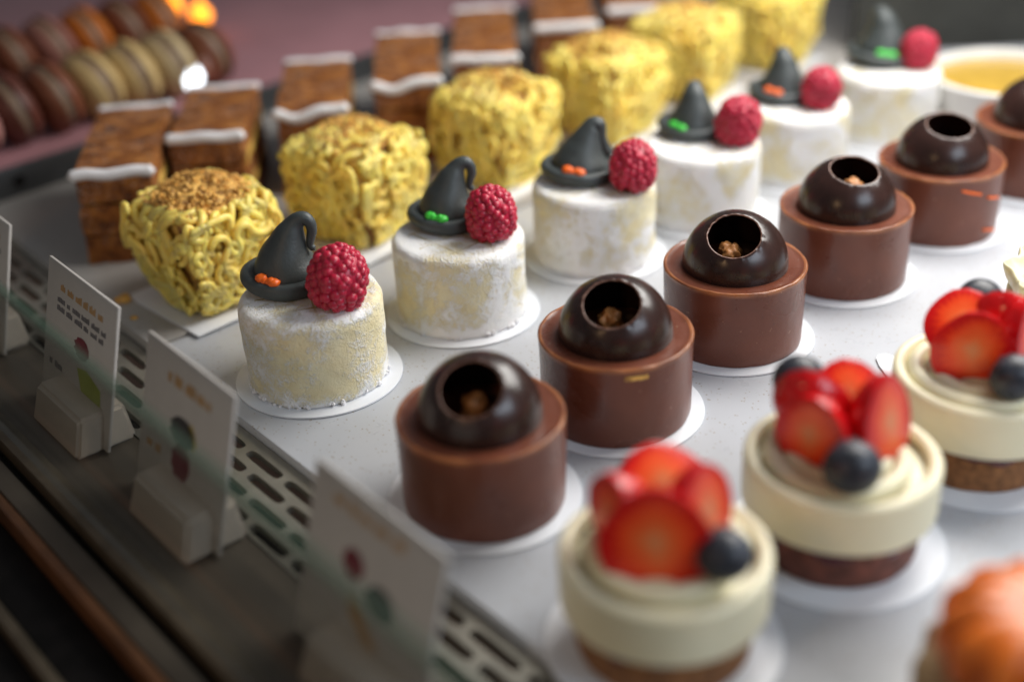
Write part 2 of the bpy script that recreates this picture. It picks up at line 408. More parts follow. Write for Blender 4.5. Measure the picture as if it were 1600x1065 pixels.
# speckled shelf in two slabs with a seam
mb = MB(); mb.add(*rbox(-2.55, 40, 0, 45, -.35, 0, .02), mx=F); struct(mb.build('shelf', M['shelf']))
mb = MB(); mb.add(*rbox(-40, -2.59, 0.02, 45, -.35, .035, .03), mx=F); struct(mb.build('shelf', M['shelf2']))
# back wall of the case, dark
mb = MB(); mb.add(*box(8.0, 60, 29.2, 29.4, -.2, 10)); struct(mb.build('wall', M['wall'], smooth=False))
# case below the shelf
mb = MB(); mb.add(*box(-40, 40, -2.0, -.01, -3, -1.2), mx=F); struct(mb.build('duct_floor', M['black'], smooth=False))

# vent strip with slots
def slot_cell(mb, s0, s1, t0, t1, z, L, wd, dep=.10):
    cs, ct = (s0 + s1) / 2, (t0 + t1) / 2; hl, hw = L / 2, wd / 2; r = hw * .75; n = 24
    inner = []
    for k in range(n):
        a = 2 * PI * (k + .5) / n; c_, s_ = math.cos(a), math.sin(a)
        e = 3.5
        rr = (abs(c_ / hl) ** e + abs(s_ / hw) ** e) ** (-1 / e) if True else 0
        inner.append((a, rr))
    # angular samples stretched so that the rounded ends are even
    inn = []; out = []
    for k in range(n):
        a = 2 * PI * (k + .5) / n
        ca, sa = math.cos(a), math.sin(a)
        x = math.copysign(abs(ca) ** .33, ca); y = math.copysign(abs(sa) ** .5, sa)
        inn.append((cs + hl * x, ct + hw * y))
        m_ = max(abs(x), abs(y)); X = x / m_; Y = y / m_
        out.append((cs + (s1 - s0) / 2 * X, ct + (t1 - t0) / 2 * Y))
    corners = [(s1, t1), (s0, t1), (s0, t0), (s1, t0)]
    vs = [(x, y, z) for x, y in inn] + [(x, y, z) for x, y in out] + [(x, y, z - dep) for x, y in inn]
    fs = []
    for k in range(n):
        k2 = (k + 1) % n
        fs.append((k, k2, n + k2, n + k)); fs.append((k, 2 * n + k, 2 * n + k2, k2))
    # corner gaps
    for q, (cx_, cy_) in enumerate(corners):
        best = None
        for k in range(n):
            k2 = (k + 1) % n; a, b = out[k], out[k2]
            if abs(a[0] - b[0]) > 1e-6 and abs(a[1] - b[1]) > 1e-6 and abs((a[0] + b[0]) / 2 - cx_) < (s1 - s0) * .3 and abs((a[1] + b[1]) / 2 - cy_) < (t1 - t0) * .4:
                best = (k, k2)
        if best: vs.append((cx_, cy_, z)); fs.append((n + best[0], len(vs) - 1, n + best[1]))
    mb.add(vs, fs, mx=F)
mb = MB(); zv = -.14
rows = [(-.38, -.12), (-.64, -.38), (-.90, -.64), (-1.16, -.90)]
mb.add(*box(-19, 12, -.12, -.012, zv - .1, zv), mx=F)
for i, (t0, t1) in enumerate(rows):
    p = .93; s = -19 + (.47 if i % 2 else 0)
    while s < 11: slot_cell(mb, s, s + p, t0, t1, zv, .79, .150); s += p
vent = mb.build('vent_grille', M['metal'], angle=30); vent.name = 'vent_grille'
tag(vent, 'slotted metal air vent strip running along the front of the shelf', 'vent grille')
# ledge and case front
mb = MB(); mb.add(*rbox(-24, 16, -2.33, -1.17, -1.0, -.15, .03), mx=F); tag(mb.build('ledge', M['ledge']), 'dull grey ledge carrying the price cards behind the low glass', 'ledge')
t = tag(empty('case_front', 0, 0), 'stepped bronze, wood and black front of the display case below the glass', 'case front')
for nm, a, b, z0, z1, mt in (('glass_rail', -2.62, -2.34, -1.0, .02, 'rail'), ('shadow_groove', -2.74, -2.63, -1.2, -.25, 'black'), ('upper_trim', -3.02, -2.75, -1.6, -.10, 'ledge'),
                             ('wood_strip', -3.16, -3.03, -1.7, -.12, 'wood'), ('black_panel', -3.75, -3.17, -6, -.42, 'black'), ('lower_trim', -3.90, -3.76, -6, -.40, 'rail'),
                             ('black_panel', -4.6, -3.91, -8, -.60, 'black'), ('lower_trim', -4.72, -4.61, -8, -.52, 'wood'), ('base_panel', -9, -4.73, -26, -.9, 'black')):
    mb = MB(); mb.add(*rbox(-24, 18, a, b, z0, z1, .02), mx=F); mb.build(nm, M[mt], t)
# low glass pane in front of the price cards
t = tag(empty('glass_pane', 0, 0), 'low clear glass pane with green edge in front of the price cards', 'glass pane')
mb = MB(); mb.add(*box(-24, 16, -2.52, -2.44, .021, 2.62), mx=F); mb.build('pane', M['glass'], t, smooth=False)
mb = MB(); mb.add(*box(-24, 16, -2.525, -2.435, 2.622, 2.70), mx=F); mb.build('pane_edge', M['glass_edge'], t, smooth=False)

# ------------------------------------------------------------------ price cards in holders
def card(s0, s1, idx, label, hlabel):
    h = empty('card_holder', *W((s0 + s1) / 2, -1.6).xy, -.15, math.atan2(Ev.y, Ev.x))
    hs = .58
    mb = MB(); L = (s1 - s0) / 2
    vs = [(-hs - .15, -.42, 0), (hs + .15, -.42, 0), (hs + .15, .45, 0), (-hs - .15, .45, 0), (-hs - .1, -.26, .54), (hs + .1, -.26, .54), (hs + .1, .38, .54), (-hs - .1, .38, .54)]
    bm = bmesh.new(); bv = [bm.verts.new(v) for v in vs]
    for f in [(3, 2, 1, 0), (4, 5, 6, 7), (0, 1, 5, 4), (1, 2, 6, 5), (2, 3, 7, 6), (3, 0, 4, 7)]: bm.faces.new([bv[k] for k in f])
    bmesh.ops.bevel(bm, geom=bm.edges[:], offset=.05, segments=3, affect='EDGES'); bm.verts.index_update()
    mb.add([Vector((v.co.x + (L - hs - .28), v.co.y, v.co.z)) for v in bm.verts], [[v.index for v in f.verts] for f in bm.faces]); bm.free()
    hb = mb.build('block', M['holder'], h)
    tag(h, hlabel, 'card holder', 'white card holders on the ledge')
    r = empty('price_card', *W((s0 + s1) / 2, -1.62).xy, -.12, math.atan2(Ev.y, Ev.x)); r.rotation_euler[0] = -.27
    mb = MB(); mb.add(*rbox(-L, L, -.025, .025, 0, 2.03, .018)); mb.build('card_sheet', M['card'], r)
    def mark(nm, x0, x1, z0, z1, mt, outline=None):
        mb = MB()
        if outline:
            n = len(outline); vs = [(x, -.030, z) for x, z in outline] + [(x, -.026, z) for x, z in outline]
            mb.add(vs, [tuple(range(n)), tuple(range(2 * n - 1, n - 1, -1))] + [(k, (k + 1) % n, n + (k + 1) % n, n + k) for k in range(n)])
        else: mb.add(*box(x0, x1, -.030, -.026, z0, z1))
        mb.build(nm, M[mt], r, smooth=False)
    def words(nm, z, hgt, x0, x1, mt):
        mb = MB(); x = x0
        while x < x1 - .05:
            wl = random.uniform(.1, .28); e = min(x + wl, x1)
            xx = x
            while xx < e - .02:
                lw = .035; mb.add(*box(xx, xx + lw, -.030, -.026, z, z + hgt * random.uniform(.7, 1.1))); xx += lw + .014
            x = e + .06
        mb.build(nm, M[mt], r, smooth=False)
    def ell(cx_, cz_, a, b, n=20, w_=0): return [(cx_ + a * math.cos(2 * PI * k / n) * (1 + w_ * math.sin(3 * k)), cz_ + b * math.sin(2 * PI * k / n)) for k in range(n)]
    if idx == 0:
        words('title', 1.68, .10, -.62, .72, 'ink_orange'); words('text_line', 1.50, .075, -.7, .8, 'ink'); words('text_line', 1.38, .075, -.7, .8, 'ink')
        mark('berry_picture', 0, 0, 0, 0, 'ink_red', ell(.12, 1.10, .22, .15, w_=.15)); mark('green_picture', .2, .72, .22, .78, 'ink_green', [(.02, .80), (.30, .86), (.74, .74), (.78, .30), (.60, .20), (.22, .45)])
        words('price', .55, .09, -.85, -.45, 'ink'); words('text_line', .30, .05, .5, .9, 'ink')
    elif idx == 1:
        words('title', 1.62, .14, -.45, .65, 'ink_orange')
        mark('hat_picture', 0, 0, 0, 0, 'ink_dark', ell(.0, 1.12, .30, .18, w_=.1)); mark('crescent_picture', 0, 0, 0, 0, 'ink_yellow', [(.10, 1.26), (.20, 1.30), (.34, 1.12), (.30, .98), (.20, 1.12)])
        mark('berry_picture', 0, 0, 0, 0, 'ink_red', ell(.0, .72, .22, .24, w_=.1)); mark('leaf_picture', 0, 0, 0, 0, 'ink_green', [(.18, .44), (.28, .46), (.62, .20), (.66, .12), (.40, .22)])
        words('price', .62, .12, -.85, -.5, 'ink_orange')
    else:
        words('title', 1.74, .12, -.7, .6, 'ink_orange')
        mark('berry_picture', 0, 0, 0, 0, 'ink_red', ell(-.25, 1.25, .18, .16, w_=.1)); mark('cake_picture', 0, 0, 0, 0, 'ink_dark', ell(.25, 1.05, .24, .18, w_=.1))
        mark('sauce_picture', 0, 0, 0, 0, 'ink_orange', [(-.3, .95), (-.1, .85), (.2, .62), (.5, .40), (.3, .38), (-.2, .70)])
    tag(r, label, 'price card', 'price cards along the ledge')
card(-2.75, -.62, 0, 'white price card with text lines and a green picture', 'white block holding the card with the green picture')
card(.2, 2.3, 1, 'blurred white price card with dark red picture and yellow crescent', 'white block holding the card with the dark red and yellow picture')
card(3.95, 6.15, 2, 'most blurred price card with brownish pictures in front of the nearest chocolate cake', 'white block holding the most blurred card near the bottom edge')
card(-6.25, -4.15, 0, 'price card cut off by the left edge of the photo', 'white block poking in at the left edge beside the vent')

# ------------------------------------------------------------------ paper boards
def board_mesh(tab):
    mb = MB(); n = 240; prof = [(1.155, 0), (1.17, .012), (1.165, .03), (1.14, .033)]
    vs = []; fs = []
    for r, z in prof:
        for k in range(n):
            a = 2 * PI * k / n; rr = r
            d = abs((a + PI) % (2 * PI) - PI)
            if tab: rr += 1.2 * math.exp(-(d / .13) ** 4) * max(0, 1 - (d / .25) ** 2) if d < .25 else 0
            vs.append((rr * math.cos(a), rr * math.sin(a), z))
    for i in range(3):
        for k in range(n):
            k2 = (k + 1) % n; fs.append((i * n + k, i * n + k2, (i + 1) * n + k2, (i + 1) * n + k))
    fs.append(tuple(3 * n + k for k in range(n))); fs.append(tuple(range(n - 1, -1, -1)))
    mb.add(vs, fs); return mb
def square_board_mesh():
    mb = MB(); mb.add(*rbox(-1.0, 1.0, -1.0, 1.0, 0, .03, .012)); return mb
board0 = None
def board(x, y, label, z=0, rz=2.4, s=1.0, plain=True):
    global board0
    if board0 is None:
        o = board_mesh(False).build('cake_board', M['paper']); board0 = o
    elif not plain: o = board_mesh(True).build('cake_board', M['paper'])
    else: o = board0.copy(); C.objects.link(o)
    place(o, x, y, z, rz, s); tag(o, label, 'cake board', 'round white paper boards under the cakes'); return o

# ------------------------------------------------------------------ powdered white cakes
def powder_cake(seed, amount):
    prof = smooth_prof([(.945, 0), (.972, .06), (.975, .3), (.98, .6), (.985, .95), (.985, 1.10), (.965, 1.20), (.90, 1.262), (.80, 1.272)], 5)
    prof += [(r, 1.274) for r in (.65, .5, .35, .2, .08)]
    def fn(p, a, i):
        q = p * 1.7 + Vector((seed * 9, 0, 0))
        k = 1 + .022 * noise.noise(q) + .014 * noise.noise(p * 5 + Vector((seed, 3, 0))) + .005 * noise.noise(p * 14)
        if p.z < .1: k += .022 * noise.noise(Vector((math.cos(a) * 5, math.sin(a) * 5, seed)))
        z = p.z + (.008 * noise.noise(p * 3) if p.z > 1.2 else 0)
        return Vector((p.x * k, p.y * k, z))
    r = empty('powdered_cake', 0, 0)
    mb = MB(); mb.add(*lathe(prof, 96, fn)); mb.build('cake_body', powder_mat('powdered_cream_%d' % seed, seed * 3.7, amount), r, angle=80)
    # loose sugar lumps round the foot
    mb = MB()
    for k in range(80):
        a = random.uniform(0, 2 * PI); blob(mb, (math.cos(a) * .965, math.sin(a) * .965, random.uniform(.0, .05)), random.uniform(.012, .042), 2, .7)
    mb.build('sugar_clumps', M['icing'], r)
    return r
WP = [(-2.72, 16.03), (-.72, 17.72), (1.41, 19.48), (3.35, 20.95), (5.25, 22.6), (7.40, 24.25)]
wl = ['white powdered cake with bare yellow patches, nearest of its row',
      'white powdered cake with scored top under the curled hat with green bow',
      'white powdered cake under the wide hat with orange bow, third in its row',
      'white powdered cake under the upright hat with a green bow and dark dull raspberry',
      'white powdered cake, fifth in its row, under the small orange-bowed hat',
      'white powdered cake furthest back, beside the yellow ramekin']
am = [-.005, .04, .05, .09, .03, .03]
for i, (x, y) in enumerate(WP):
    board(x, y, 'round white board under the %s powdered cake of the hat row' % ['nearest', 'second nearest', 'third nearest', 'fourth', 'fifth', 'furthest'][i])
    c = powder_cake(i + 1, am[i]); place(c, x, y, .034, [0, .5, 1.2, 2, 3, 4][i]); tag(c, wl[i], 'cake', 'powdered white cakes with hats')

# hats
def make_hat(curl, bow):
    r = empty('witch_hat', 0, 0)
    pr = smooth_prof([(.05, 0), (.46, .0), (.57, .03), (.625, .11), (.61, .20), (.55, .245), (.47, .235), (.2, .20)], 5)
    def fn(p, a, i):
        k = 1 + .03 * math.sin(2 * a + 1)
        lift = .05 * max(0, math.cos(a - PI)) * (math.hypot(p.x, p.y) / .5) ** 2
        return Vector((p.x * k, p.y * k, p.z + lift + .006 * noise.noise(p * 6)))
    mb = MB(); mb.add(*lathe(pr, 64, fn)); mb.build('brim', M['hat'], r, angle=80)
    if curl == 'hook':
        ctr = [(0, 0, .10), (.0, 0, .28), (.015, 0, .46), (.06, 0, .64), (.12, 0, .80), (.20, 0, .93), (.30, -.01, .99), (.385, -.02, .93), (.405, -.03, .82), (.375, -.035, .70), (.36, -.04, .61), (.40, -.05, .56)]
        rd = [.47, .45, .37, .27, .195, .125, .098, .082, .07, .06, .05, .045]
    elif curl == 'fold':
        ctr = [(0, 0, .10), (.0, 0, .28), (.03, 0, .46), (.08, 0, .62), (.14, 0, .78), (.20, .0, .90), (.265, -.02, .92), (.30, -.03, .84), (.30, -.03, .70), (.33, .0, .52), (.40, .0, .36)]
        rd = [.47, .45, .35, .26, .19, .14, .115, .10, .10, .12, .13]
    else:
        ctr = [(0, 0, .10), (.0, 0, .28), (.01, .0, .46), (.01, .02, .64), (.0, .05, .80), (-.01, .11, .90), (-.01, .19, .91), (-.01, .24, .83), (-.01, .25, .74)]
        rd = [.46, .44, .36, .28, .22, .16, .12, .09, .07]
    P = catmull(ctr, 6); R_ = [q.x for q in catmull([(a, 0, 0) for a in rd], 6)]
    vs, fs = tube(P, R_, 32)
    vs = [v * 1.0 + Vector((0, 0, .008 * noise.noise(v * 7))) for v in vs]
    mb = MB(); mb.add(vs, fs); mb.build('crown', M['hat'], r, angle=80)
    mb = MB(); ba = -PI / 2 - .45
    for k, (da, dz, rr) in enumerate([(-.22, .02, .055), (-.08, .0, .042), (.06, .0, .042), (.20, -.01, .058), (-.15, .03, .04), (.13, .015, .04)]):
        a = ba + da; blob(mb, (math.cos(a) * .48, math.sin(a) * .48, .285 + dz * 1.3), rr * 1.35, 2, .2, sc3=(1.15, 1.15, .85))
    mb.build('bow', M[bow], r, angle=80)
    return r
HATS = [(-3.02, 16.28, 'hook', 'bow_orange', .0, 1.0, 'dark grey fondant witch hat with orange bow and hooked tip on the nearest powdered cake'),
        (-.86, 18.1, 'hook', 'bow_green', .1, .95, 'dark fondant witch hat with green bow and hooked tip on the second powdered cake'),
        (1.23, 19.68, 'fold', 'bow_orange', .15, 1.08, 'wide slate fondant witch hat with orange bow and folded tip on the third powdered cake'),
        (3.25, 21.35, 'up', 'bow_green', -.3, .98, 'upright slate fondant witch hat with green bow on the fourth powdered cake'),
        (5.08, 22.9, 'up', 'bow_orange', -.1, 1.0, 'blurred slate witch hat with tilted orange bow on the fifth powdered cake'),
        (7.36, 24.7, 'up', 'bow_green', .35, 1.15, 'most blurred witch hat, green bow, on the furthest powdered cake')]
for x, y, cu, bo, rz, s, lb in HATS:
    h = make_hat(cu, bo); place(h, x, y, 1.302, rz, s); s *= .95 if y > 19 else 1.0; h.scale = (s, s, s * (.90 if y > 19 else 1.0)); tag(h, lb, 'hat topper', 'fondant witch hats on the powdered cakes')

# raspberries
def make_raspberry(seed):
    rnd = random.Random(seed); mb = MB(); n = 128
    def R(t):       # t 0 bottom .. 1 tip
        return .36 * math.sqrt(max(0, 1 - abs(2 * t - .84) ** 2.3 / (1.2 if t > .42 else .72)))
    mb.add(*lathe([(max(.001, R(t / 20) * .97), t / 20 * .80 + .02) for t in range(1, 20)], 24))
    for i in range(n):
        t = .03 + .95 * (i + .5) / n; a = i * 2.39996 + rnd.uniform(-.16, .16)
        r = R(t) * (.885 + rnd.uniform(-.03, .03)); z = t * .78 + .01
        rr = rnd.uniform(.066, .088) * (1 if t < .85 else .85)
        blob(mb, (r * math.cos(a), r * math.sin(a), z), rr, 2, .12)
    return mb
rmeshes = []
for sd in (1, 2):
    o = make_raspberry(sd).build('raspberry', M['rasp'], angle=180); rmeshes.append(o)
RASP = [(-2.32, 15.55, -.22, .16, 1.07, 'bright red raspberry with crisp drupelets on the nearest powdered cake'),
        (-.20, 17.45, -.1, .2, .98, 'red raspberry beside the hooked hat with the green bow'),
        (1.98, 18.98, .25, .1, .98, 'red raspberry beside the wide hat with the folded tip'),
        (3.88, 20.75, 0, -.15, 1.0, 'dull dark raspberry beside the upright hat with the green bow on the fourth cake'),
        (5.66, 22.35, .1, .1, .92, 'blurred raspberry beside the hat with the tilted orange bow'),
        (7.92, 24.2, .0, .0, .90, 'most blurred raspberry on the furthest powdered cake')]
for i, (x, y, rx, ry, s, lb) in enumerate(RASP):
    o = rmeshes[i] if i < 2 else rmeshes[i % 2].copy()
    if i >= 2: C.objects.link(o)
    place(o, x, y, 1.302, i * 1.3, s); o.rotation_euler = (rx, ry, i * 1.3); tag(o, lb, 'raspberry', 'raspberries on the powdered cakes')

# ------------------------------------------------------------------ chocolate cakes
def choc_cake(seed, hole_el, hole_az, extras):
    r = empty('chocolate_cake', 0, 0)
    prof = smooth_prof([(.972, 0), (.985, .05), (.985, .3), (.988, .7), (.995, 1.07), (1.0, 1.132), (.985, 1.152)], 5) + [(.965, 1.150), (.94, 1.140), (.88, 1.136), (.78, 1.13), (.60, 1.09), (.3, 1.07), (.05, 1.07)]
    def fn(p, a, i):
        k = 1 + .012 * noise.noise(p * 1.3 + Vector((seed * 5, 0, 0))) + .004 * noise.noise(p * 5 + Vector((seed * 5, 0, 0)))
        if p.z < .12: k += .016 * (noise.noise(Vector((math.cos(a) * 4, math.sin(a) * 4, seed * 2)))) * (1 - p.z / .12)
        z = p.z + (.012 * noise.noise(Vector((p.x * 6, p.y * 6, seed))) if 1.11 < p.z and math.hypot(p.x, p.y) > .96 else 0)
        return Vector((p.x * k, p.y * k, z))
    mb = MB(); mb.add(*lathe(prof, 96, fn)); mb.build('cake_body', M['milk'], r, angle=60).rotation_euler[2] = seed * 1.9
    # hollow sphere, hole turned towards (el, az)
    Rs = .735; th0 = math.radians(30.5); cz = 1.145
    ax = Vector((math.cos(hole_el) * math.cos(hole_az), math.cos(hole_el) * math.sin(hole_az), math.sin(hole_el)))
    rot = Vector((0, 0, 1)).rotation_difference(ax).to_matrix()
    prof = []; n = 56
    for i in range(n + 1):
        th = PI - .01 - (PI - .01 - th0) * i / n; prof.append((Rs * math.sin(th), Rs * math.cos(th)))
    ri = Rs - .028
    for i in range(1, 6):
        u = i / 6; rr = Rs - .028 * u; th = th0 + .018 * math.sin(u * PI) * -1; prof.append((rr * math.sin(th), rr * math.cos(th)))
    for i in range(n + 1):
        th = th0 + (PI - .01 - th0) * i / n; prof.append((ri * math.sin(th), ri * math.cos(th)))
    def fs_(p, a, i):
        k = 1 + .004 * noise.noise(p * 3 + Vector((seed, 0, 0))); 
        if abs(i - n - 2) < 4: k += .018 * noise.noise(Vector((math.cos(a) * 6, math.sin(a) * 6, seed)))
        return rot @ (p * k) + Vector((0, 0, cz))
    mb = MB(); vs, fs = lathe(prof, 96, fs_)
    lip = [f for k, f in enumerate(fs) if (n - 0) * 96 <= k < (n + 6) * 96]; rest = [f for k, f in enumerate(fs) if not ((n - 0) * 96 <= k < (n + 6) * 96)]
    mb.add(vs, rest, M['dark']); b0 = len(mb.v) - len(vs); i_ = mb.mi(M['lip'])
    for f in lip: mb.f.append([b0 + q for q in f]); mb.m.append(i_)
    mb.build('hollow_sphere', M['dark'], r, angle=70)
    if extras is not None:
        view = Vector((0, math.cos(.55), -math.sin(.55))); upv = Vector((0, math.sin(.55), math.cos(.55)))
        p = Vector((0, 0, cz)) + ax * Rs * .86 - upv * extras[1] + Vector((extras[0], 0, 0)) + view * extras[2]
        mb = MB(); vs, fs = ico(4)
        k_ = Vector((seed * 3.1, 0, 0)); zb = cz - .60; out = []
        for q in vs:      # one craggy mound of toasted nut reaching down to the cake
            d_ = 1 + .35 * noise.noise(q * 1.8 + k_) + .12 * noise.noise(q * 5 + k_)
            w_ = .17 if q.z > 0 else .17 + .16 * min(1, -q.z * 1.4)
            out.append(Vector((p.x + q.x * d_ * w_, p.y + q.y * d_ * w_, p.z + (q.z * .16 * d_ if q.z > 0 else q.z * (p.z - zb)))))
        mb.add(out, fs); mb.build('nut_piece', M['nut'], r, angle=50)
    return r
CP = [(-.41, 12.98), (1.33, 14.77), (3.17, 16.58), (5.16, 18.35), (7.11, 20.0), (9.25, 21.6)]
CL = ['darkest milk chocolate cake, nearest of the chocolate row, its sphere hole facing forward',
      'milk chocolate cake with a pale smear under its rim, second in the chocolate row',
      'sharpest milk chocolate cake, thin pale edge round the hole and nut inside',
      'milk chocolate cake, fourth in its row, small orange nut at the hole lip',
      'milk chocolate cake fifth in its row with an empty upturned sphere hole',
      'milk chocolate cake cut off by the right edge of the photo']
cel = [57, 61, 60, 76, 76, 66]; caz = [-103, -104, -106, -78, -86, -70]
for i, (x, y) in enumerate(CP):
    board(x, y, 'round white board under the %s chocolate cake' % ['nearest', 'second', 'third and sharpest', 'fourth', 'fifth', 'right edge'][i])
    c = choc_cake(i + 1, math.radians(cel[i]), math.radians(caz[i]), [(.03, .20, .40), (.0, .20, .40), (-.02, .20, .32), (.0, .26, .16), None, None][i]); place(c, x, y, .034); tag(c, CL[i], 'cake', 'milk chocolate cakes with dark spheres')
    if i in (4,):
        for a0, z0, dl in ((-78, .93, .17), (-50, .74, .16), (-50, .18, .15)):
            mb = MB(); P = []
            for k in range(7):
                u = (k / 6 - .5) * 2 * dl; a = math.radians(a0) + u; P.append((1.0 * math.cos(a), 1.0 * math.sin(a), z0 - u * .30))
            mb.add(*tube(P, .020, 8)); mb.build('lamp_reflection_dash', M['bow_orange'], c)  # dashes modelled in place of lamp reflections in the glass
    if i == 1:
        mb = MB(); vs = []; nn = 14
        for k in range(nn + 1):
            a = -PI / 2 + .02 + k * .30 / nn; wob = .018 * noise.noise(Vector((k * .6, 3, 0)))
            for z in (.995 + wob, 1.055 - .5 * wob, ): vs.append((1.001 * math.cos(a), 1.001 * math.sin(a), z))
            for z in (.995 + wob, 1.055 - .5 * wob, ): vs.append((.985 * math.cos(a), .985 * math.sin(a), z))
        fs = []
        for k in range(nn): b = k * 4; fs += [(b, b + 4, b + 5, b + 1), (b + 1, b + 5, b + 7, b + 3), (b + 2, b + 6, b + 4, b)]
        mb.add(vs, fs); mb.build('pale_smear', M['crumb'], c)

# ------------------------------------------------------------------ strawberry tarts
def make_tart(sponge='sponge', petals=False):
    r = empty('berry_tart', 0, 0)
    mb = MB(); mb.add(*lathe(smooth_prof([(.90, 0), (.93, .05), (.94, .25), (.93, .54)], 4), 72, lambda p, a, i: Vector((p.x, p.y, p.z)) * (1 + .012 * noise.noise(p * 4)))); mb.build('sponge_base', M[sponge], r)
    def jf(p, a, i):
        z = p.z
        if i < 4:
            z -= .10 * max(0, noise.noise(Vector((math.cos(a) * 2.6, math.sin(a) * 2.6, 4)))) * 2.2
        return Vector((p.x, p.y, z))
    mb = MB(); mb.add(*lathe([(.945, .50), (.955, .51), (.962, .53), (.962, .56), (.965, .64), (.93, .68)], 96, jf)); mb.build('jam_layer', M['jam'], r)
    pr = smooth_prof([(.90, .605), (1.07, .60), (1.097, .625), (1.10, .70), (1.10, .88), (1.10, 1.13), (1.085, 1.19), (1.03, 1.222), (.965, 1.20), (.93, 1.13)], 5)
    mb = MB(); mb.add(*lathe(pr, 96, lambda p, a, i: Vector((p.x, p.y, p.z)) * (1 + .005 * noise.noise(p * 2)), close_top=False)); mb.build('mousse_ring', M['ivory'], r, angle=80)
    # swirled cream filling
    mb = MB(); mb.add(*lathe([(.96, .9), (.955, 1.05), (.5, 1.09), (.02, 1.09)], 48)); 
    P = []; R_ = []
    for k in range(220):
        u = k / 219; a = u * 2 * PI * 3.4; rr = .84 - .74 * u; P.append((rr * math.cos(a), rr * math.sin(a), 1.13 + .08 * u)); R_.append(.115 - .02 * u)
    mb.add(*tube(P, R_, 10)); mb.build('swirled_cream', M['swirl'], r, angle=80)
    if petals:
        mb = MB()
        def ruf(p, a, i):
            w_ = max(0, (i - 6) / 16) if i < 24 else 1
            k = 1 + .07 * w_ * math.sin(9 * a) + .02 * w_ * math.sin(23 * a); return Vector((p.x * k, p.y * k, p.z + .09 * w_ * abs(math.sin(4.5 * a + .6)) ** .5 * (1 if p.z > 1.25 else 0)))
        mb.add(*lathe(smooth_prof([(.70, 1.10), (.95, 1.15), (1.08, 1.26), (1.13, 1.42), (1.10, 1.46), (1.04, 1.36), (.90, 1.26), (.72, 1.40), (.66, 1.38), (.55, 1.22)], 5), 216, ruf))
        mb.build('cream_petals', M['swirl'], r, angle=80)
    return r
def straw_half():
    """half strawberry, cut face looks along -y, blunt tip up (z)"""
    r = empty('strawberry_half', 0, 0)
    H, Wd, D = .45, .43, .42; n, m_ = 22, 20
    def prof(u):      # u 0 (stem end) .. 1 tip
        return (math.sin(PI * min(1, (u * .92 + .06))) ** .55) * (1 - .16 * u)
    vs = []; fs = []
    for i in range(n + 1):
        u = i / n; w_ = prof(u) if 0 < i < n else .05; z = -H + 2 * H * u
        for k in range(m_ + 1):
            a = PI * k / m_; vs.append((Wd * w_ * math.cos(a), D * w_ * math.sin(a), z))
    for i in range(n):
        for k in range(m_): b = i * (m_ + 1) + k; fs.append((b, b + 1, b + m_ + 2, b + m_ + 1))
    for i, fl in ((0, 1), (n, 0)): 
        ring = [i * (m_ + 1) + k for k in range(m_ + 1)]; fs.append(tuple(ring if not fl else ring[::-1]))
    mb = MB(); mb.add(vs, fs); sk = mb.build('skin', M['sskin'], r, angle=70)
    vs = []; fs = []; c_ = 10
    for i in range(n + 1):
        u = i / n; w_ = prof(u) if 0 < i < n else .05; z = -H + 2 * H * u
        for k in range(c_ + 1):
            x = -1 + 2 * k / c_; vs.append((Wd * w_ * x, -.035 * (1 - x * x) * (w_) - .001, z))
    for i in range(n):
        for k in range(c_): b = i * (c_ + 1) + k; fs.append((b, b + c_ + 1, b + c_ + 2, b + 1))
    mb = MB(); mb.add(vs, fs); mb.build('cut_face', M['scut'], r, angle=180)
    return r
straw0 = straw_half(); first = [True]
def put_straw(x, y, z, yaw, tilt, roll, s, label, group):
    o = straw0 if first[0] else copy_tree(straw0); first[0] = False
    o.location = (x * S, y * S, (z - .12) * S); o.scale = (s[0] * 1.08, s[1] * 1.06, s[2] * 1.06)
    o.rotation_euler = (Matrix.Rotation(yaw, 3, 'Z') @ Matrix.Rotation(tilt, 3, 'X') @ Matrix.Rotation(roll, 3, 'Y')).to_euler()
    tag(o, label, 'strawberry', group)
def make_blue():
    mb = MB(); pr = []
    for i in range(25):
        th = PI - PI * i / 24; pr.append((max(.001, .285 * math.sin(th)), .26 * math.cos(th)))
    def fn(p, a, i):
        d = math.hypot(p.x, p.y); z = p.z
        if z > 0 and d < .09: z -= .045 * (1 - (d / .09) ** 2) 
        if z > 0 and .08 < d < .13: z += .02 * (1 + .6 * math.cos(5 * a)) * (1 - abs(d - .105) / .025 if abs(d - .105) < .025 else 0)
        return Vector((p.x, p.y, z))
    mb.add(*lathe(pr, 40, fn)); return mb.build('blueberry', M['blue'], angle=180)
blue0 = make_blue(); fb = [True]
def put_blue(x, y, z, rx, rz, s, label):
    o = blue0 if fb[0] else blue0.copy()
    if not fb[0]: C.objects.link(o)
    fb[0] = False
    place(o, x, y, z - .12, rz, s); o.rotation_euler = (rx, 0, rz); tag(o, label, 'blueberry', 'blueberries on the berry tarts')
TP = [(1.41, 10.33), (3.52, 11.81), (5.60, 13.38), (7.60, 15.15)]
TL = ['most blurred ivory berry tart with one big round strawberry slice',
      'ivory berry tart on dark berry-soaked sponge between two other tarts',
      'ivory berry tart on golden sponge with jam drips, cut by the right edge',
      'cream cake with ruffled petals cut off by the right edge of the photo']
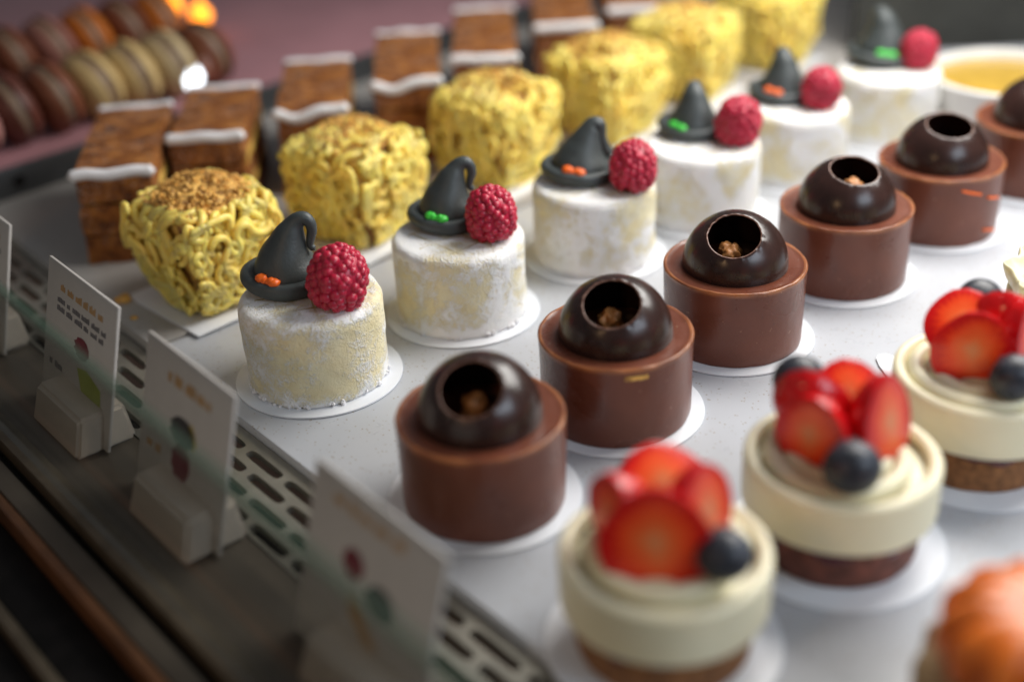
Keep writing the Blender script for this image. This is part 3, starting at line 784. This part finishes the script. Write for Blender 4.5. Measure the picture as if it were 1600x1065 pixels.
for i, (x, y) in enumerate(TP):
    board(x, y, 'round white board under the %s' % ['nearest blurred berry tart', 'middle berry tart with dark sponge', 'berry tart with golden sponge, its pointed tab showing at left', 'ruffled cream cake at the right edge'][i], plain=(i != 2), rz=[2.4, 2.4, 1.76, 2.4][i], s=1.05)
    c = make_tart('sponge_dark' if i == 1 else 'sponge', i == 3); place(c, x, y, .036, i * 1.1, .965); tag(c, TL[i], 'tart', 'ivory berry tarts in the front row')
R_ = math.radians
def ST(i, dx, dy, z, yaw, tilt, roll, s, lb): put_straw(TP[i][0] + dx, TP[i][1] + dy, z, R_(yaw), R_(tilt), R_(roll), s, lb, 'strawberry pieces on the berry tarts')
# nearest tart
ST(0, -.14, -.42, 1.72, -10, -8, 0, (1.3, 1.05, 1.18), 'large round cut strawberry facing forward on the nearest tart')
ST(0, -.52, -.02, 1.74, -62, 2, 10, (1.0, 1.1, 1.05), 'dark red strawberry piece at the left of the nearest tart')
ST(0, .40, .0, 1.76, 48, -10, -8, (1.0, 1.05, 1.05), 'orange red strawberry piece behind the blueberry on the nearest tart')
ST(0, .05, .40, 1.80, 15, -62, 0, (1.15, 1, 1.0), 'orange cut strawberry at the back of the nearest tart')
# middle tart
ST(1, -.40, -.16, 1.68, -42, 2, 8, (1.0, 1.05, .98), 'strawberry half with orange cut face at the front left of the middle tart')
ST(1, .44, -.08, 1.74, 42, -10, -4, (.98, 1.1, 1.18), 'strawberry half with large upright cut face at the right of the middle tart')
ST(1, -.30, .34, 1.84, 160, -20, 10, (1.0, .9, .95), 'round red strawberry piece at the back left of the middle tart')
ST(1, .12, .28, 1.84, 5, -48, 0, (1.05, 1.1, .95), 'orange strawberry piece at the back centre of the middle tart')
# right tart
ST(2, -.26, -.20, 1.70, -22, -6, 5, (1.1, 1.05, 1.02), 'strawberry half with rounded cut face at the front left of the golden sponge tart')
ST(2, -.24, .26, 1.82, -20, -50, 0, (1.05, 1.05, .95), 'orange red strawberry piece at the back left of the golden sponge tart')
ST(2, .48, -.02, 1.74, 48, -8, -4, (.95, 1.1, 1.08), 'strawberry half at the right of the golden sponge tart, cut by the photo edge')
ST(2, .30, .34, 1.84, 150, -20, 0, (1.0, .9, .9), 'dark red strawberry piece behind the others on the golden sponge tart')
put_blue(TP[0][0] + .50, TP[0][1] - .50, 1.60, -.5, .3, 1.0, 'black blurred blueberry at the right front of the nearest tart')
put_blue(TP[0][0] - .12, TP[0][1] + .80, 1.62, -2.2, 0, .95, 'blueberry hidden behind the strawberries of the nearest tart')
put_blue(TP[1][0] - .08, TP[1][1] - .68, 1.60, -.9, 0, 1.08, 'dark blueberry in front of the strawberries on the middle tart')
put_blue(TP[1][0] - .34, TP[1][1] + .74, 1.80, -2.2, 0, 1.05, 'blueberry at the back left of the middle tart')
put_blue(TP[2][0] + .08, TP[2][1] - .66, 1.60, -1.1, .2, 1.0, 'round blueberry in front of the strawberries on the golden sponge tart')
put_blue(TP[2][0] + .10, TP[2][1] + .70, 1.86, -2.4, 0, 1.0, 'bluish grey blueberry at the back of the golden sponge tart')
put_blue(TP[3][0] + .05, TP[3][1] + .3, 1.75, .1, 0, 1.0, 'blueberry on the ruffled cream cake')

# ------------------------------------------------------------------ pumpkin cake
px, py = 4.44, 8.40
board(px, py, 'round white board under the orange pumpkin cake')
r = empty('pumpkin_cake', px, py, .036)
def pf(p, a, i):
    return Vector((p.x, p.y, p.z)) * (1 + .06 * noise.noise(p * 3.5) + .04 * noise.noise(p * 9))
mb = MB(); mb.add(*lathe(smooth_prof([(.90, 0), (1.0, .1), (1.05, .5), (1.03, 1.0), (.95, 1.2), (.6, 1.25), (.05, 1.25)], 5), 96, pf)); mb.build('nut_crust', M['nutcrust'], r, angle=80)
def rib(p, a, i):
    k = 1 - .10 * abs(math.sin(a * 8)) ** .6 * 1.0
    k = 1 - .22 * (1 - abs(math.sin(a * 7)) ** .6); return Vector((p.x * k, p.y * k, p.z))
mb = MB(); mb.add(*lathe(smooth_prof([(.5, 1.2), (.84, 1.25), (.95, 1.42), (.90, 1.66), (.64, 1.84), (.28, 1.88), (.05, 1.82)], 6), 160, rib)); mb.build('pumpkin_dome', M['pumpkin'], r, angle=80)
mb = MB(); mb.add(*tube(catmull([(0, 0, 1.85), (0, .01, 2.0), (.04, .0, 2.12)], 4), [.15, .13, .12, .115, .11, .11, .105, .10, .10], 12)); mb.build('stem', M['stem'], r, angle=80)
tag(r, 'orange ribbed pumpkin-shaped cake with green stem on a nutty base', 'cake')

# ------------------------------------------------------------------ noodle-cream cakes
def noodle_cake(seed):
    rnd = random.Random(seed); r = empty('noodle_cream_cake', 0, 0); h = .74; H = 1.50
    def deform(p):
        z = max(0, min(1, p.z / H)); k = .86 + .17 * math.sin(PI * (.02 + .62 * z)) 
        q = (abs(p.x) ** 5 + abs(p.y) ** 5) ** .2; c_ = math.hypot(p.x, p.y) / max(q, .01)
        k *= 1 - .05 * (c_ - 1) / .41 * min(1, q / h)
        k += .055 * noise.noise(Vector((p.x * 1.3, p.y * 1.3, p.z * 1.6 + seed * 5)))
        return Vector((p.x * k, p.y * k, p.z + .05 * noise.noise(Vector((p.x * 1.5, p.y * 1.5, seed)))))
    mb = MB(); vs, fs = rbox(-h, h, -h, h, .0, H, .06, 3)
    mb.add([deform(p) for p in vs], fs); mb.build('pastry_block', M['pastry'], r)
    mb = MB()
    def strand(face, x0, z0, length, depth):
        ang = rnd.uniform(0, 2 * PI); x, z = x0, z0; P = []; st = .042; kc = rnd.uniform(-1, 1) * 7; ph = rnd.uniform(0, 6)
        turn = rnd.choice((-1, 1)); cnt = 0
        for k in range(int(length / st)):
            cnt -= 1
            if cnt <= 0:
                cnt = rnd.randint(6, 15); turn = -turn; kc = turn * rnd.uniform(2.5, 10.5)
            ang += kc * st + .25 * noise.noise(Vector((k * .2, ph, seed)))
            # gravity and confinement
            if z > H - .05: ang += .28 * (1 if math.cos(ang) < 0 else -1) if math.sin(ang) > 0 else 0
            x += math.cos(ang) * st; z += math.sin(ang) * st
            if x > h + .11: x = h + .11; ang = PI - ang
            if x < -h - .11: x = -h - .11; ang = PI - ang
            if z < .07: z = .07; ang = -ang
            if z > H + .05: z = H + .05; ang = -ang
            d = h + .055 + depth + .035 * noise.noise(Vector((x * 3, z * 3, face + seed))) + .12 * math.exp(-((z - .75) / .6) ** 2) * .3
            d += .05 * (z / H)
            P.append(Vector((x, -d, z)))
        rot = Matrix.Rotation(face * PI / 2, 3, 'Z')
        P = [rot @ p for p in P]
        # smooth
        for _ in range(2): P = [P[0]] + [(P[i - 1] + P[i] * 2 + P[i + 1]) / 4 for i in range(1, len(P) - 1)] + [P[-1]]
        rad = rnd.uniform(.046, .062)
        mb.add(*tube(P, [rad * (1 + .12 * noise.noise(Vector((i * .3, ph, 2)))) for i in range(len(P))], 8))
    for face in range(4):
        for k in range(28):
            strand(face, rnd.uniform(-h, h), rnd.uniform(.1, H), rnd.uniform(1.1, 2.4), [-.01, .05, .12][k % 3])
    for k in range(22):        # strands heaped on the top
        ang = rnd.uniform(0, 2 * PI); x = rnd.uniform(-h, h) * .8; y = rnd.uniform(-h, h) * .8; P = []; turn = 1; cnt = 0; kc = 3
        for j in range(34):
            cnt -= 1
            if cnt <= 0: cnt = rnd.randint(5, 12); turn = -turn; kc = turn * rnd.uniform(3, 10)
            ang += kc * .042; x += math.cos(ang) * .042; y += math.sin(ang) * .042
            if abs(x) > h + .05 or abs(y) > h + .05: ang += PI * .6; x = max(-h - .05, min(h + .05, x)); y = max(-h - .05, min(h + .05, y))
            P.append(Vector((x, y, H + .05 + (.05 if seed == 11 else .24) * max(0, 1 - (x * x + y * y) / .75) + .04 * noise.noise(Vector((x * 4, y * 4, k))))))
        for _ in range(2): P = [P[0]] + [(P[i - 1] + P[i] * 2 + P[i + 1]) / 4 for i in range(1, len(P) - 1)] + [P[-1]]
        mb.add(*tube(P, rnd.uniform(.05, .065), 8))
    # lace over the top edge
    for k in range(26):
        face = k % 4; P = []; x = rnd.uniform(-h, h); nn = 26; w0 = rnd.uniform(.1, .2); dr = rnd.uniform(-.5, .5); fl = rnd.uniform(5, 9)
        for j in range(nn):
            u = j / (nn - 1); s_ = u * 1.0
            xx = x + dr * (u - .5) + w0 * math.sin(u * fl)
            if s_ < .55: y = -(h - .42 + s_ * .95); z = H + .07 + .03 * math.sin(u * 9 + k)
            else: y = -(h + .12); z = H + .05 - (s_ - .55) * 1.0
            P.append(Matrix.Rotation(face * PI / 2, 3, 'Z') @ Vector((max(-h, min(h, xx)), y, z)))
        for _ in range(3): P = [P[0]] + [(P[i - 1] + P[i] * 2 + P[i + 1]) / 4 for i in range(1, len(P) - 1)] + [P[-1]]
        mb.add(*tube(P, rnd.uniform(.058, .072), 8))
    mb.v = [deform(p) for p in mb.v]
    mb.build('piped_cream', M['cream'], r, angle=180)
    mb = MB()
    if seed == 11: mb.add(*lathe(smooth_prof([(.82, H + .02), (.72, H + .12), (.5, H + .25), (.25, H + .33), (.03, H + .35)], 4), 40, lambda p, a, i: Vector((p.x * (1 + .1 * noise.noise(p * 4)), p.y * (1 + .1 * noise.noise(p * 5)), p.z + .05 * noise.noise(p * 9)))))
    for k in range(900 if seed == 11 else 620):
        a = rnd.uniform(0, 2 * PI); q = .98 * rnd.random() ** (.5 if seed == 11 else .7); x, y = q * math.cos(a) * 1.02, q * math.sin(a) * 1.02
        x = max(-h, min(h, x)); y = max(-h, min(h, y))
        blob(mb, (x, y, H + .05 + (.28 if seed == 11 else .27) * max(0, 1 - (q / .86) ** 2) + rnd.uniform(0, .06)), rnd.uniform(.014, .040) if seed == 11 else rnd.uniform(.012, .034), 1, .7)
    mb.v = [deform(p) for p in mb.v]
    mb.build('caramel_crumb_top', M['crumb'], r, angle=50)
    return r
NP = [(-4.62, 18.62), (-2.50, 20.75), (-.12, 22.95), (2.08, 24.95), (3.90, 26.9), (5.95, 28.8)]
NL = ['yellow noodle-cream cake with browned crumb top, nearest of its row', 'yellow noodle-cream cake between the nearest one and the tall third one',
      'yellow noodle-cream cake behind the hooked hat with green bow, third in its row', 'blurred yellow noodle-cream cake behind the folded hat with orange bow',
      'blurred yellow noodle-cream cake behind the upright hat with green bow', 'most blurred yellow noodle-cream cake at the top edge']
protos = []
for i, (x, y) in enumerate(NP):
    if i < 4: c = noodle_cake(11 + i)
    else: c = copy_tree(protos[i - 3])
    protos.append(c)
    z = .035 if i == 0 else .035
    place(c, x, y, z + .03, [-.80, -.62, -.70, -.75, -.6, -.8][i], 1.0); c.scale = (.93, .93, 1.04); tag(c, NL[i], 'cake', 'yellow noodle-cream cakes')
    b = square_board_mesh().build('paper_sheet', M['paper']); place(b, x, y, z - .001, [-.80, -.62, -.70, -.75, -.6, -.8][i]); tag(b, 'square white paper under the %s noodle-cream cake' % ['nearest', 'second', 'third', 'fourth', 'fifth', 'furthest'][i], 'paper sheet', 'square papers under the noodle cakes')

# ------------------------------------------------------------------ layered pastry slices
def pastry_slice(seed, L):
    r = empty('pastry_slice', 0, 0); wd = .62
    def rough_box(x0, x1, y0, y1, z0, z1, nx, ny, nz, amp):
        bm = bmesh.new(); bmesh.ops.create_cube(bm, size=1); bmesh.ops.subdivide_edges(bm, edges=bm.edges[:], cuts=9, use_grid_fill=True)
        vs = []
        bm.verts.index_update()
        for v in bm.verts:
            p = Vector(((x0 + x1) / 2 + v.co.x * (x1 - x0), (y0 + y1) / 2 + v.co.y * (y1 - y0), (z0 + z1) / 2 + v.co.z * (z1 - z0)))
            q = p * 4 + Vector((seed * 7, 0, 0)); p += Vector((noise.noise(q), noise.noise(q + Vector((9, 0, 0))), noise.noise(q + Vector((0, 9, 0))) * .5)) * amp
            vs.append(p)
        fs = [[v.index for v in f.verts] for f in bm.faces]; bm.free(); return vs, fs
    for z0, z1 in ((0, .48), (.52, 1.02), (1.08, 1.58)):
        mb = MB(); mb.add(*rough_box(-wd, wd, 0, L, z0, z1, 9, 9, 3, .05)); mb.build('pastry_layer', M['slice'], r, angle=60)
    for z0, z1 in ((.42, .57), (.96, 1.13)):
        mb = MB(); mb.add(*rough_box(-wd + .02, wd + .012, .13, L - .04, z0, z1, 9, 9, 3, .04)); mb.build('custard_layer', M['custard'], r, angle=60)
    for k, (yy, n_) in enumerate(((.0, 1), (L - .1, 2))):
        P = []
        for j in range(26):
            u = j / 25; P.append((-wd * 1.02 + 2.04 * wd * u, yy + .01 * math.sin(u * 9), 1.57 + .04 * noise.noise(Vector((u * 3.3, seed, k))) - (.13 * math.exp(-((u - .28) / .2) ** 2) if seed in (3, 4) and k == 0 else 0)))
        mb = MB(); vs, fs = tube(P, .095 if k == 0 else .07, 10); vs = [Vector((v.x, yy + (v.y - yy) * (.75 if k == 0 else 1), v.z)) for v in vs]
        mb.add(vs, fs); mb.build('icing_band', M['icing'], r, angle=80)
    return r
MP = [(-6.30, 19.95, .10, 3.3), (-5.06, 21.40, .04, 2.7), (-3.38, 22.5, .06, 3.0), (-1.74, 23.8, .04, 3.3), (-.28, 25.0, 0, 3.6), (1.42, 26.9, 0, 3.6), (3.0, 27.9, 0, 3.6)]
ML = ['nearest', 'second', 'third', 'fourth', 'fifth', 'sixth', 'furthest']
MX = ['with sugared brown top', 'behind the nearest noodle cake', 'with a dipping white band', 'in dark brown',
      'behind the third noodle cake', 'behind the fourth noodle cake', 'behind the fifth noodle cake']
for i, (x, y, rz, L) in enumerate(MP):
    c = pastry_slice(i + 1, L); place(c, x, y, .035, rz); tag(c, 'brown layered pastry slice %s, %s of its row' % (MX[i], ML[i]), 'pastry slice', 'layered pastry slices with white icing')

# ------------------------------------------------------------------ raised board with macarons
Bd = Vector((.73, .70, 0)).normalized(); Bp = Vector((-.70, .73, 0)).normalized(); B0 = Vector((-9.14, 22.9, 0))
G = Matrix(((Bd.x, Bp.x, 0, B0.x), (Bd.y, Bp.y, 0, B0.y), (0, 0, 1, 0), (0, 0, 0, 1)))
r = empty('macaron_tray', 0, 0)
mb = MB(); mb.add(*rbox(-1.5, 22, .12, 14, .50, .60, .02), mx=G); mb.build('pink_liner', M['pink'], r)
mb = MB(); mb.add(*rbox(-1.5, 22, 0, .10, .035, .62, .02), mx=G); mb.build('tray_side', M['steel'], r)
mb = MB(); mb.add(*rbox(-1.72, -1.52, 0, 14, .035, .66, .02), mx=G); mb.build('tray_end', M['steel'], r)
mb = MB(); mb.add(*lathe([(.12, 0), (.12, .02)], 20), mx=G @ Matrix.Translation((.2, -.012, .33)) @ Matrix.Rotation(PI / 2, 4, 'X')); mb.build('screw_hole', M['black'], r)
tag(r, 'dark steel tray with pink liner behind the pastry slices', 'tray')
def macaron(shell):
    r = empty('macaron', 0, 0); pr = smooth_prof([(.03, .30), (.35, .28), (.58, .19), (.68, .06)], 5)
    for sgn in (-1, 1):
        mb = MB(); P = [(a, b + .12) for a, b in pr] + [(.70, .15), (.71, .11), (.66, .10)]
        vs, fs = lathe([(a, b * sgn) for a, b in P], 40, lambda p, a, i: Vector((p.x, p.y, p.z)) * (1 + (.015 * noise.noise(p * 12) if i > len(pr) - 2 else 0))); mb.add(vs, fs)
        mb.build('shell', M[shell], r, angle=60)
    mb = MB(); mb.add(*lathe([(.6, -.10), (.64, -.05), (.64, .05), (.6, .10)], 32)); mb.build('filling', M['mac_fill'], r)
    return r
mac_cols1 = ['mac_mauve', 'mac_pink', 'mac_dark', 'mac_brown', 'mac_cream', 'mac_cream', 'mac_white', 'mac_brown']
mac_cols2 = ['mac_orange', 'mac_dark', 'mac_brown', 'mac_rose', 'mac_orange', 'mac_brown', 'mac_orange']
cache = {}
adj = {'mac_mauve': 'mauve', 'mac_pink': 'dull pink', 'mac_dark': 'dark chocolate', 'mac_brown': 'brown', 'mac_cream': 'pale yellow', 'mac_white': 'cream white', 'mac_orange': 'orange', 'mac_rose': 'rosy brown'}
def put_mac(u, v, col, lab, yaw=0):
    if col not in cache: o = cache[col] = macaron(col)
    else: o = copy_tree(cache[col])
    p = G @ Vector((u, v, 0)); o.location = (p.x * S, p.y * S, (.60 + .69) * S)
    ax = Vector((Bd.x, Bd.y, .30)); ax.rotate(Matrix.Rotation(yaw, 3, 'Z')); o.rotation_euler = Vector((0, 0, 1)).rotation_difference(ax.normalized()).to_euler()
    tag(o, lab, 'macaron', 'macarons standing in two rows')
ordn = ['first', 'second', 'third', 'fourth', 'fifth', 'sixth', 'seventh', 'eighth', 'ninth', 'tenth']
for k, c_ in enumerate(mac_cols1): put_mac(-.9 + k * .87, 1.15, c_, '%s macaron on edge, %s from the left in the lower row' % (adj[c_], ordn[k]), .1 * math.sin(k * 2))
for k, c_ in enumerate(mac_cols2): put_mac(.6 + k * .9, 4.2, c_, '%s macaron on edge, %s from the left in the upper row' % (adj[c_], ordn[k]), .1 * math.sin(k * 3))

# ------------------------------------------------------------------ ramekin
r = empty('ramekin', 9.75, 24.5, 0)
mb = MB(); mb.add(*lathe(smooth_prof([(1.30, 0), (1.36, .04), (1.42, .5), (1.48, .95), (1.47, 1.03), (1.42, 1.05), (1.37, 1.02), (1.33, .85)], 5), 72, close_top=False)); mb.build('dish', M['ceramic'], r, angle=60)
mb = MB(); mb.add(*lathe([(1.34, .80), (1.345, .88), (1.2, .90), (.6, .905), (.05, .905)], 56)); mb.build('curd_filling', M['yellow'], r)
tag(r, 'white ramekin filled with yellow custard behind the chocolate cakes', 'ramekin')

# small crumbs on the shelf
for (x, y, s, lb) in ((-6.05, 18.5, .11, 'orange pastry crumb on the shelf in front of the nearest pastry slice'), (-6.9, 18.9, .06, 'small dark crumb below the nearest pastry slice'), (-5.75, 17.9, .05, 'tiny orange crumb nearest the vent strip')):
    mb = MB(); blob(mb, (0, 0, s * .4), s, 2, .6, sc3=(1.3, 1, .6)); o = mb.build('pastry_crumb', M['crumb']); place(o, x, y, .035); tag(o, lb, 'crumb')

# glowing balls added in place of blurred lamp reflections at the top left
def glint(x, y, z, rr, mt, lb):
    mb = MB(); mb.add(*lathe(smooth_prof([(.02, -rr), (rr * .7, -rr * .7), (rr, 0), (rr * .7, rr * .7), (.3 * rr, rr * 1.1), (.3 * rr, rr * 1.5)], 4), 24)); o = mb.build('lamp_glint', M[mt])
    place(o, x, y, z); tag(o, lb, 'reflection glint'); return o
glint(-6.35, 26.5, 1.05, .26, 'glint_white', 'glowing white ball standing in for a reflected highlight between macarons and slices')
glint(-7.4, 30.4, 1.5, .22, 'glint_warm', 'glowing orange ball standing in for a lamp reflection at the top edge, the left one')
glint(-6.9, 30.8, 1.15, .24, 'glint_warm', 'glowing orange ball standing in for a lamp reflection at the top edge, the right one')
